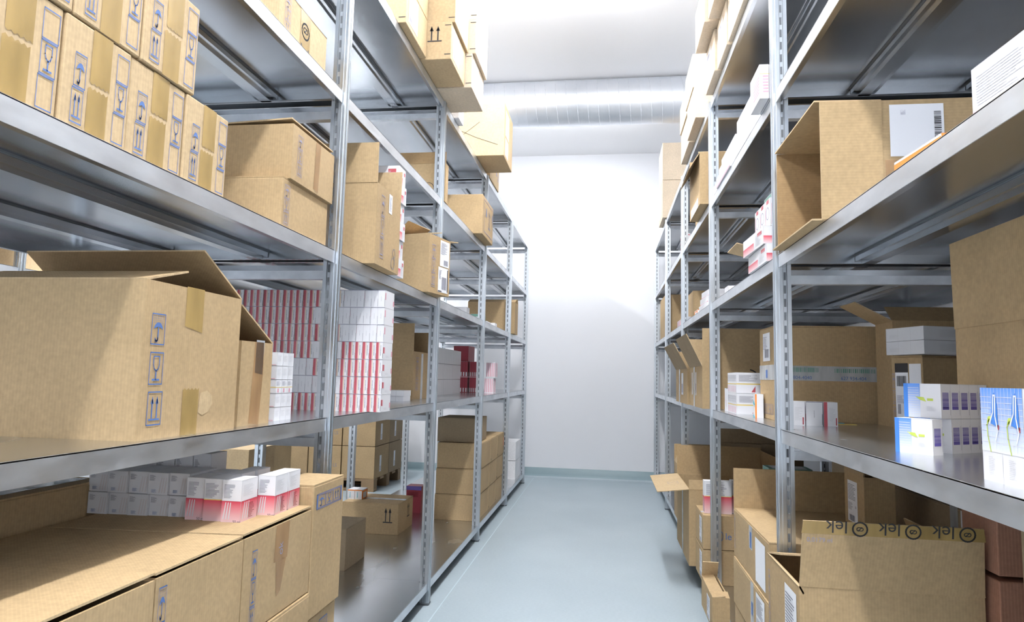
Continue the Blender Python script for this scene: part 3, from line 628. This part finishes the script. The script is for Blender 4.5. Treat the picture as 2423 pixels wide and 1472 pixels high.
# ---- L1 further bays
carton('tan carton with black upward arrows and clear tape on the bottom shelf', L, -1.245, 4.03, .103, .31, .36, .185, prints=[('N', sym('arrows', .255, .055, .078, .12), 'ink_black'), ('A', sym('arrows', .17, .06, .07, .11), 'ink_black')], tapes=[('T', rect(0, .13, .36, .045), 'tape_clear')])
carton('small plain carton in front of the one with black arrows', L, -1.27, 3.26, .103, .275, .28, .205, 'kraft_dull')
for j in range(2): pack('orange and white medicine box lying on the carton with black arrows', L, -1.515-j*.048, 4.12, .2885, .10, .046, .058, 'orangeside', 'orange boxes on the arrow carton')
pack('dark red box with a violet top standing behind the carton with black arrows', L, -1.29, 4.70, .103, .10, .11, .185, 'redslab')
names = ['bottom', 'second', 'third']
for i, (y0, w_) in enumerate([(4.53, .40), (4.935, .30), (5.24, .34)]):
    for k in range(3):
        carton(f'tan carton, {names[k]} in the {["nearest", "middle", "farthest"][i]} stack behind the third left post', L, -.85+.004*k, y0+.004*k, .103+k*.172, w_-.004, .30, .170, prints=[('A', rect(.02, .012, .014, .01), 'ink_black')],
               stickers=[('A', .30, .06, .026, .07, [([[(0, 0), (1, 0), (1, 1), (0, 1)]], 'print_orange')])] if (i == 2 and k == 2) else (), group='three by three tan cartons on the left bottom shelf')
carton('dark tan carton lying on top of the carton stacks behind the third left post', L, -.872, 4.58, .620, .34, .285, .165, 'kraft_dull')
for k in range(2): carton(f'white carton, {["lower", "upper"][k]} one of two at the far end of the bottom shelf', L, -.85, 6.42, .103+k*.178, .36, .32, .175, 'white_board', prints=[('N', [[(.1, .05), (.16, .09), (.12, .13)]], 'pack_shade')], group='white cartons at the far end')
# ---- beyond the left rack: pallet, cartons, far rack contents
def pallet(x, y, label):
    r = bpy.data.objects.new('pallet', None); COL.objects.link(r); r.location = (x, y, 0); tag(r, label, 'pallet')
    for i in range(3):
        b = MB(); b.box(0, -1.2, i*.36, i*.36+.09, 0, .02, 'wood'); link('bottom_board', b.mesh('board'), r)
        for j in range(3): b = MB(); b.box(-j*.54, -j*.54-.12, i*.36, i*.36+.09, .02, .092, 'wood'); link('block', b.mesh('block'), r)
    for i in range(5):
        b = MB(); b.box(0, -1.2, i*.1775, i*.1775+.1, .092, .112, 'wood'); link('deck_board', b.mesh('deck'), r)
pallet(-2.095, 5.99, 'wooden pallet under stacked cartons behind the left rack')
for k in range(2):
    for i in range(4):
        for j in range(2):
            if k == 1 and i == 3: continue
            carton(f'tan pallet carton, {["lower", "upper"][k]} layer, {["front", "back"][j]} row, {["first", "second", "third", "fourth"][i]} from the right end', L, -2.10-i*.325, 6.0+j*.42, .113+k*.295, .41, .315, .29, 'kraft' if j == 0 else 'kraft_dull', top=(k == 1),
                   stickers=[('A', .14, .05, .05, .15, [(rect(.1, .05, .8, .3), 'pack_shade')])] if i == 0 else (), prints=[('N', text('LS', .24, .1, .03), 'ink_grey')] if i == 1 else [], group='cartons on the pallet')
carton('plain pale carton on the floor behind the left rack, seen over the foreground packs', L, -2.0, 3.6, .0, .3, .42, .63, 'kraft_light')
carton('plain tan carton on the floor further left behind the foreground packs', L, -2.5, 3.9, .0, .35, .45, .62, 'kraft')
carton('brown carton standing on the floor between the pallet and the pale carton', L, -2.62, 5.0, .0, .4, .42, .52, 'kraft')
for i, (y, w_) in enumerate([(2.62, .36), (3.18, .42)]):
    carton(['tan carton with a black box symbol on the distant rack', 'pale carton right of the post on the distant rack'][i], L, -3.16, y, 1.60, w_, .35, .30, 'kraft_light', top=False, prints=[('A', sym('drum', .24, .04, .06, .06), 'ink_black')] if i == 0 else [])
# ================================================================ RIGHT RACK
ZR3 = 1.4605
r = carton('large carton lying on its side, open towards the aisle, with a barcode label', R, .985, 1.622, ZR3+.002, .375, .285, .35, 'kraft', rot=(0, -PI/2, 0),
       flaps=[('N', 90, .138, 'kraft'), ('F', 91, .145, 'kraft_inside'), ('A', 90, .160, 'kraft'), ('D', 91, .150, 'kraft')],
       stickers=[('N', .148, .215, .125, .118, [(sym('bars', .18, .05, .70, .13), 'ink_black'), (sym('lines', .8, .7, .1, .1), 'ink_faint')])], tapes=[('N', rect(.03, .29, .11, .055), 'tape_tan')])
pack('white box with an orange end half hidden behind the shelf edge below the lying carton', R, .56, 1.19, ZR3, .16, .05, .048, 'orangeside', yaw=4)
pack('tiny pale box inside the mouth of the lying carton', R, .52, 1.85, ZR3+.010, .05, .03, .02, 'plain')
pack('white pack covered in fine print tipped on the shelf edge at the right picture edge', R, .535, .86, ZR3, .165, .12, .082, 'fineprint', yaw=3)
pack('plain white pack lying on the fine-print pack at the right picture edge', R, .56, .84, ZR3+.0825, .09, .09, .05, 'plain')
# shelf z .944, nearest bay
carton('large carton banded with a blue-green lettered white tape behind the slotted post', R, .597, 2.50, .944, .24, .385, .340, 'kraft', tapes=[('N', rect(0, .145, .385, .052), 'tape_clear'), ('A', rect(0, .145, .24, .055), 'tape_clear')],
       prints=[('N', sym('bars', .05, .175, .10, .016), 'print_green'), ('N', sym('bars', .20, .175, .14, .014), 'print_green'), ('N', text('071 804-4040', .03, .150, .012), 'ink_blue'), ('N', text('627 934-404', .22, .150, .012), 'ink_blue'), ('A', sym('empty', .07, .02, .13, .035), 'ink_faint'), ('A', sym('glass', .08, .02, .04, .03), 'ink_faint'), ('A', sym('umbrella', .14, .02, .04, .03), 'ink_faint'), ('A', rect(.10, .152, .03, .03), 'ink_blue')],
       stickers=[('A', .06, .215, .11, .105, [(sym('bars', .25, .12, .6, .3), 'ink_grey'), (sym('lines', .05, .4, .7, .5), 'ink_faint')])])
for j, (x, w_, dsg, lb) in enumerate([(.582, .05, 'redbar', 'white pack with a red face, nearest the slotted post of three small packs'), (.636, .05, 'plainband', 'plain white pack in the middle of the three small packs'), (.690, .042, 'redbar', 'white pack with a thin red edge, right one of the three small packs')]):
    pack(lb, R, x, 2.275, .944, .06, w_, .077, dsg, 'three small packs on the right shelf')
def loop(x, y, z, r, m, label):
    b = MB(); n = 28
    for i in range(n):
        a0, a1 = 2*PI*i/n, 2*PI*(i+1)/n
        f = lambda a, q: (x+(r+q)*math.cos(a)*1.6, y+(r+q)*math.sin(a)*.9+.006*math.sin(3*a))
        for q0, z0, q1, z1 in ((-.0012, 0, .0012, 0), (.0012, 0, .0012, .002), (.0012, .002, -.0012, .002), (-.0012, .002, -.0012, 0)):
            b.poly([(*f(a0, q0), z+z0), (*f(a1, q0), z+z0), (*f(a1, q1), z+z1), (*f(a0, q1), z+z1)], m)
    tag(link('rubber_band', b.mesh('band', weld=True)), label, 'rubber band')
loop(.80, 2.40, .9445, .018, 'rubber_yellow', 'yellow rubber band lying on the bare metal shelf'); loop(.77, 2.42, .9468, .016, 'rubber_blue', 'blue rubber band lying half over the yellow one')
LB = 20
carton('carton with two white shipping labels turned askew on the right shelf', R, .905, 2.085, .944, .118, .30, .225, 'kraft', yaw=LB,
       stickers=[('A', .016, .030, .050, .172, [(rect(0, .84, 1, .16), 'ink_black'), (sym('bars', .12, .60, .76, .18), 'ink_black'), (sym('lines', .1, .3, .8, .15), 'ink_faint'), (sym('bars', .15, .12, .25, .17), 'ink_grey'), (text('140', .55, .30, .04, wid=.3), 'ink_grey')]), ('A', .070, .050, .044, .150, [(sym('lines', .1, .02, .8, .06), 'ink_faint')])],
       prints=[('A', sym('umbrella', .004, .13, .012, .04), 'ink_faint'), ('A', sym('glass', .004, .08, .012, .04), 'ink_faint'), ('A', sym('up', .004, .03, .012, .04), 'ink_faint'), ('A', sym('ring', .07, .01, .025, .028), 'ink_black')])
for k in range(2):
    o = pack(f'film-wrapped white bundle, {["lower", "upper"][k]} one on the carton with two labels', R, .888, 2.03, 1.1705+k*.040, .150, .20, .039, 'greyprint', 'film-wrapped bundles', yaw=LB-3, name='wrapped_pack')
    b = MB(); b.box(-.0008, .2008, -.0008, .1508, 0, .0394, 'plastic_wrap', skip='z'); link('plastic_wrap', b.mesh('wrap'), o)
carton('open carton with a flap leaning towards the aisle behind the film-wrapped bundles', R, .925, 2.33, .944, .14, .32, .345, 'kraft', flaps=[('A', 152, .13, 'kraft'), ('N', 40, .08, 'kraft'), ('D', 100, .1, 'kraft')], stickers=[('N', .055, .27, .07, .05, [])])
carton('very large carton with one tall raised panel at the right picture edge', R, .80, 1.0, .944, .672, .42, .268, 'kraft', flaps=[('A', 91, .200, 'kraft'), ('D', 85, .12, 'kraft'), ('F', 50, .10, 'kraft_inside')])
BY = 33; c_, s_ = math.cos(math.radians(BY)), math.sin(math.radians(BY))
def bp(x0, y0, u, v): return (x0 + v*c_ - u*s_, y0 + v*s_ + u*c_)
for k in range(2):
    for j in range(5):
        x, y = bp(.668, 1.458, .004, .002+j*.0305)
        if k == 0 and j == 0: x, y = bp(.633, 1.425, 0, 0)
        pack(('white and blue pack with a violet barcode, lower row beside the tall blue packs' if k == 0 else 'white and blue pack with a violet barcode, upper row beside the tall blue packs') if j else ['white and blue pack standing forward of the lower barcode row', 'white and blue pack at the aisle end of the upper barcode row'][k], R, x, y, .944+k*.0705, .078, .0305, .070, 'bluecurve', 'violet barcode packs' if not j else f'violet barcode packs, {["lower", "upper"][k]} row', yaw=BY)
for j in range(2):
    pack(['tall light blue pack with a dark blue figure, beside the barcode packs', 'tall light blue pack with a dark blue figure, cut by the right picture edge'][j], R, .556-.002*j, 1.045-j*.0535, .944, .0525, .05, .135, 'bluetall', 'tall blue packs')
# shelf z .944, further bays
for j in range(6): pack('slim white pack with grey fine print, lower layer by the second right post', R, .542+.001*j, 2.93+j*.038, .944, .037, .115, .087, 'textfront', 'fine print packs, lower layer')
for j in range(6): pack('slim white pack with grey fine print, upper layer by the second right post', R, .545+.001*j, 2.95+j*.038, 1.032, .037, .112, .087, 'textfront', 'fine print packs, upper layer')
for j in range(4): pack('slim white pack with grey fine print, second upper column towards the banded carton', R, .660, 2.95+j*.038, 1.032, .037, .10, .087, 'textfront', 'fine print packs, second column')
for j in range(4): pack('slim white pack with grey fine print, second lower column towards the banded carton', R, .661, 2.94+j*.038, .944, .037, .10, .087, 'textfront', 'fine print packs, second lower column')
pack('upright white pack with a line of dark lettering beside the fine print packs', R, .545, 3.19, .944, .04, .05, .105, 'plainband')
pack('white pack with turquoise corner stripes leaning by the banded carton', R, .560, 2.66, .944, .10, .03, .090, 'tealcorner', yaw=-8)
carton('open carton with a ring mark and raised flaps behind the fine print packs', R, .468, 3.40, .944, .50, .52, .21, 'kraft', flaps=[('A', 116, .175, 'kraft_dull'), ('N', 91, .185, 'kraft'), ('F', 93, .16, 'kraft_light')],
       prints=[('N', stroke(arc(.22, .15, .045, -70, 80, 10), .006), 'ink_black')], stickers=[('A', .10, .06, .03, .12, []), ('A', .25, .06, .03, .12, [(sym('bars', .1, .1, .8, .4), 'ink_faint')])], tapes=[('A', rect(.17, 0, .05, .21), 'tape_clear')])
carton('open carton with an outward-leaning flap, next one down the shelf past the ring-marked carton', R, .458, 3.93, .944, .62, .40, .205, 'kraft', flaps=[('A', 118, .165, 'kraft_dull'), ('N', 88, .10, 'kraft'), ('F', 85, .12, 'kraft_light')],
       stickers=[('A', .32, .05, .10, .13, [(sym('bars', .1, .1, .8, .4), 'ink_faint')])], tapes=[('A', rect(.18, 0, .07, .205), 'tape_clear')])
pack('white pack with green marks at the far end of the right shelf', R, .52, 4.70, .944, .16, .06, .17, 'textfront')
# shelf z 1.4605
for k in range(2): pack(f'white and red syrup carton lying flat, {["lower", "upper"][k]} one by the slotted right post', R, .497-.004*k, 2.17+.02*k, ZR3+k*.060, .27, .09, .058, 'redstripe', 'flat red and white boxes', yaw=2*k)
for j in range(3): pack('upright white pack with a red top patch standing on the flat red boxes', R, .515, 2.19+j*.075, ZR3+.119, .07, .045, .092, 'redtop', 'upright packs on the flat red boxes')
pack('small dark green box on top of the upright red-topped packs', R, .52, 2.20, ZR3+.212, .09, .04, .014, 'green')
carton('small open carton with a flap pointing into the aisle behind the flat red boxes', R, .60, 2.66, ZR3, .20, .26, .13, 'kraft', flaps=[('A', 165, .105, 'kraft_light'), ('F', 88, .06, 'kraft'), ('N', 20, .05)])
pack('little white box alone on the right shelf edge', R, .51, 2.92, ZR3, .08, .05, .026, 'plain')
for k in range(3): pack(f'white box, {["lowest", "middle", "top"][k]} of three behind the second right post', R, .52+.012*k, 3.62+.02*k, ZR3+k*.038, .28-.03*k, .16, .037, 'fineprint', 'three white boxes behind the post', yaw=1.5*k)
pack('orange-ended box lying low past the three white boxes', R, .525, 4.00, ZR3, .14, .05, .035, 'orangeside')
pack('white box beside the third right post', R, .527, 4.72, ZR3, .20, .052, .06, 'plain'); pack('pink and white pack standing past the third right post', R, .53, 5.02, ZR3, .16, .05, .06, 'pinkribs')
carton('wide tan carton deep on the shelf behind the three white boxes', R, .585, 4.68, ZR3, .45, .45, .235, 'kraft')
# shelf z 1.9716
ZR4 = 1.9716
for j in range(2): pack('tall white pack with red horizontal lines and a rubber band by the slotted right post', R, .472+.03*j, 2.12+.08*0+j*.001, ZR4, .135, .028, .112, 'redlines', 'red lined packs', name='medicine_box')
for k in range(2): 
    for j in range(2): pack('white ribbed box in the double stack on the upper right shelf', R, .505+.01*k+j*.14, 2.42, ZR4+k*.078, .30, .13, .076, 'ribs', 'white ribbed boxes on the upper right shelf')
for k in range(3): pack(f'white box, {["lowest", "middle", "top"][k]} in the stack past the ribbed boxes', R, .50+.012*k, 2.80, ZR4+k*.046, .34, .2, .045, 'fineprint', 'white boxes past the ribbed boxes')
pack('white wrapped box near the shelf edge before the second right post', R, .51, 3.18, ZR4, .12, .1, .05, 'plain')
carton('open carton with hanging flaps and a grey-taped underside leaning out of the upper right shelf', R, .462, 3.42, ZR4+.002, .40, .26, .27, 'kraft', flaps=[('A', 238, .10, 'kraft_dull'), ('F', 95, .08), ('N', 20, .06)], tapes=[('A', rect(.05, .0, .3, .05), 'tape_clear')])
carton('tan carton standing behind the one with hanging flaps', R, .56, 3.95, ZR4, .40, .3, .26, 'kraft')
carton('tan carton at the far end of the upper right shelf', R, .53, 6.30, ZR3+.001, .5, .35, .40, 'kraft'); carton('tan carton beside the far end carton of the upper right shelf', R, .53, 5.90, ZR3+.001, .36, .4, .36, 'kraft')
for k in range(5): pack('small pink-striped white pack in the column by the far cartons', R, .55, 5.02, ZR4-.0+k*.04, .10, .06, .039, 'redstripe', 'pink striped pack column')
# top shelf z 2.4785
ZR5 = 2.4795
def rtop(x, y, z, w, d, h, lb, **k): return carton(lb, R, x, y, z, w, d, h, 'kraft_overlit', top=False, group='pale cartons on the right top shelf', stickers=[('A', w*.15, h*.15, w*.5, h*.7, [(sym('lines', .1, .5, .7, .4), 'ink_faint')])], **k)
rtop(.487, 2.40, ZR5, .34, .3, .20, 'pale labelled carton on the right top shelf, nearest seen')
rtop(.484, 2.76, ZR5, .23, .3, .20, 'pale labelled carton on the right top shelf, second from the camera')
rtop(.472, 3.0, ZR5, .27, .3, .20, 'pale labelled carton on the right top shelf, third from the camera')
rtop(.435, 2.62, ZR5+.202, .30, .3, .20, 'pale carton resting between the first and second right top cartons')
rtop(.42, 2.94, ZR5+.202, .30, .3, .20, 'pale carton hanging out over the third right top carton')
rtop(.425, 2.70, ZR5+.404, .34, .3, .20, 'uppermost pale carton of the nearer right top stack')
rtop(.458, 3.55, ZR5, .36, .3, .19, 'pale carton in the second right top stack, lower near one'); rtop(.470, 3.93, ZR5, .42, .3, .19, 'pale carton in the second right top stack, lower far one')
rtop(.452, 3.60, ZR5+.192, .34, .3, .19, 'pale carton in the second right top stack, upper near one'); rtop(.462, 3.96, ZR5+.192, .38, .3, .17, 'pale carton in the second right top stack, upper far one')
for k in range(2): rtop(.470, 5.80, ZR5+k*.335, .40, .36, .333, f'large plain pale carton ending the right top shelf, {["lower", "upper"][k]} of two')
# bottom shelf z .115
Z1 = .1155
st = lambda: [(sym('lines', .06, .52, .85, .42), 'ink_grey'), (text('50', .75, .36, .06, wid=.15), 'ink_grey'), (sym('lines', .06, .28, .5, .2), 'ink_grey'), (sym('bars', .15, .03, .6, .14), 'ink_grey')]
carton('tan carton with a blank white sheet, blue printed tape and one tall raised flap', R, .478, 2.115, .440, .54, .50, .165, 'kraft', flaps=[('D', .4, .498), ('F', 91, .150)], stickers=[('A', .365, .012, .135, .135, [])], tapes=[('A', rect(.27, .09, .05, .075), 'tape_clear')],
       prints=[('A', rect(.285, .095, .022, .05), 'ink_blue'), ('A', sym('umbrella', .012, .11, .018, .04), 'ink_faint'), ('A', sym('glass', .012, .07, .018, .04), 'ink_faint'), ('A', sym('up', .012, .03, .018, .04), 'ink_faint')])
carton('tan carton with a printed label and clear tape under the one with a blank sheet', R, .472, 2.10, .275, .54, .50, .163, 'kraft', stickers=[('A', .38, .01, .115, .14, st())], tapes=[('A', rect(.30, .0, .045, .163), 'tape_clear')], prints=[('A', rect(.312, .06, .02, .04), 'ink_blue')])
carton('lowest tan carton of the stack by the slotted right post', R, .476, 2.10, Z1, .54, .50, .157, 'kraft')
lek = []
for i in range(3):
    x = .055+i*.115
    lek += [(text('lek', x, .130, .030, flip=True), 'ink_black', 1), (sym('ring', x+.058, .125, .036, .036), 'ink_black', 1), (sym('swirl', x+.065, .133, .022, .020), 'ink_black', 1)]
carton('large open carton with a tall black-lettered taped flap, nearest on the right bottom shelf', R, .455, 1.71, Z1, .31, .402, .488, 'kraft',
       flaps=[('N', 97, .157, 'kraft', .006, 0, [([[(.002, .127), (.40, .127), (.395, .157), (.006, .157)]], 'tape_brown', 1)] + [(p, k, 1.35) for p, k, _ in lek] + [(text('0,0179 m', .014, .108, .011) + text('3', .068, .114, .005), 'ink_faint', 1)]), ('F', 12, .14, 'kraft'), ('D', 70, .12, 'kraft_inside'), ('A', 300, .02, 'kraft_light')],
       stickers=[('A', .18, .245, .105, .215, st())], prints=[('A', sym('umbrella', .008, .40, .018, .045), 'ink_faint'), ('A', sym('glass', .008, .35, .018, .045), 'ink_faint'), ('A', sym('up', .008, .30, .018, .045), 'ink_faint')])
carton('plain carton standing behind the raised flap of the blank-sheet carton', R, .60, 2.69, Z1, .32, .38, .50, 'kraft')
carton('small low carton with a leaning torn flap in the aisle end of the bottom shelf', R, .418, 2.79, Z1, .30, .066, .122, 'kraft', flaps=[('N', 12, .05), ('A', 8, .05), ('F', 60, .08, 'kraft_light')], stickers=[('A', .16, .01, .08, .09, st())])
for k in range(2): carton(['lower carton of the pair marked le behind the second right post', 'upper carton of the pair, marked le in grey-blue, behind the second right post'][k], R, .466, 3.385, [Z1, .279][k], .27, .44, [.161, .158][k], 'kraft', stickers=[('A', .15, .02, .08, .12, st())],
       prints=[('N', sym('ring', .066, .04, .028, .05), 'ink_blue'), ('N', text('le', .102, .05, .032), 'ink_blue')] if k else [], tapes=[('T', rect(0, .07, .44, .04), 'tape_clear')] if k else ())
for j in range(2): pack(['large white and red pack standing on the carton marked le', 'second large white and red pack, farther from the aisle on the carton marked le'][j], R, .480+j*.135, 3.44+.04*j, .4375, .05, .130, .155, 'syruptext', 'large red and white packs on the le carton')
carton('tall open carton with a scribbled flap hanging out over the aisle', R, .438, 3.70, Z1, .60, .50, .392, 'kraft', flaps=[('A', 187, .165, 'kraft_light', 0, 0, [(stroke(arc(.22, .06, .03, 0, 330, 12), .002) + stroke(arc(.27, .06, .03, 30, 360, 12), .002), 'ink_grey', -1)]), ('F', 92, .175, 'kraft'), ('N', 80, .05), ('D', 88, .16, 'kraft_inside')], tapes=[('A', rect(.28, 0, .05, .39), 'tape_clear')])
carton('carton with a round blue stamp further down the right bottom shelf', R, .50, 4.66, Z1, .45, .40, .38, 'kraft', prints=[('N', [arc(.05, .25, .03, 0, 360, 14)[:-1]], 'ink_blue')], flaps=[('A', 60, .1, 'kraft_light'), ('F', 89, .12), ('N', 30, .1)])
carton('narrow upright carton with a printed label between the right bottom cartons', R, .790, 2.235, .609, .17, .09, .185, 'kraft', stickers=[('A', .03, .03, .085, .13, st())], flaps=[('A', 80, .012), ('F', 70, .05)])
carton('long dull carton with a white sheet and hanging clear tape under the right shelf edge', R, .985, 1.95, Z1, .62, .35, .620, 'kraft_dull', stickers=[('A', .50, .535, .10, .085, [])], tapes=[('A', rect(.44, .53, .045, .11), 'tape_clear')])
carton('tall stack carton behind the scribbled-flap carton with white side stickers', R, .66, 3.66-.0, .5295+.0, .3, .3, .20, 'kraft', stickers=[('A', .2, .05, .05, .1, [])]) if False else None
carton('dark deep carton standing at the back behind the one with a tall flap', R, 1.03, 2.70, Z1, .60, .36, .70, 'kraft_dull')
carton('dark carton low behind the scribbled-flap carton with a white sticker', R, .70, 4.36, Z1, .22, .5, .585, 'kraft_dull', stickers=[('A', .02, .50, .06, .06, [])])
carton('dark carton resting on the low one behind the scribbled-flap carton', R, .695, 4.36, .7015, .22, .5, .18, 'kraft_dull', stickers=[('A', .03, .05, .06, .09, [])])
for k in range(2): carton(f'reddish ribbed carton, {["lower", "upper"][k]} one of two at the right picture edge', R, .868, 1.672, [Z1, .662][k], .15, .12, [.536, .21][k], 'kraft_red', top=False, group='reddish cartons')
carton('dark carton with faded outline print at the extreme right picture edge', R, .80, 1.10, Z1, .36, .30, .72, 'kraft_dull', prints=[('A', sym('umbrella', .01, .45, .05, .08), 'ink_faint'), ('A', sym('glass', .01, .36, .05, .08), 'ink_faint'), ('A', sym('up', .01, .27, .05, .08), 'ink_faint')])
pack('green and white box lying behind the raised flap of the blank-sheet carton', R, .62, 2.72, .617, .10, .16, .135, 'green')
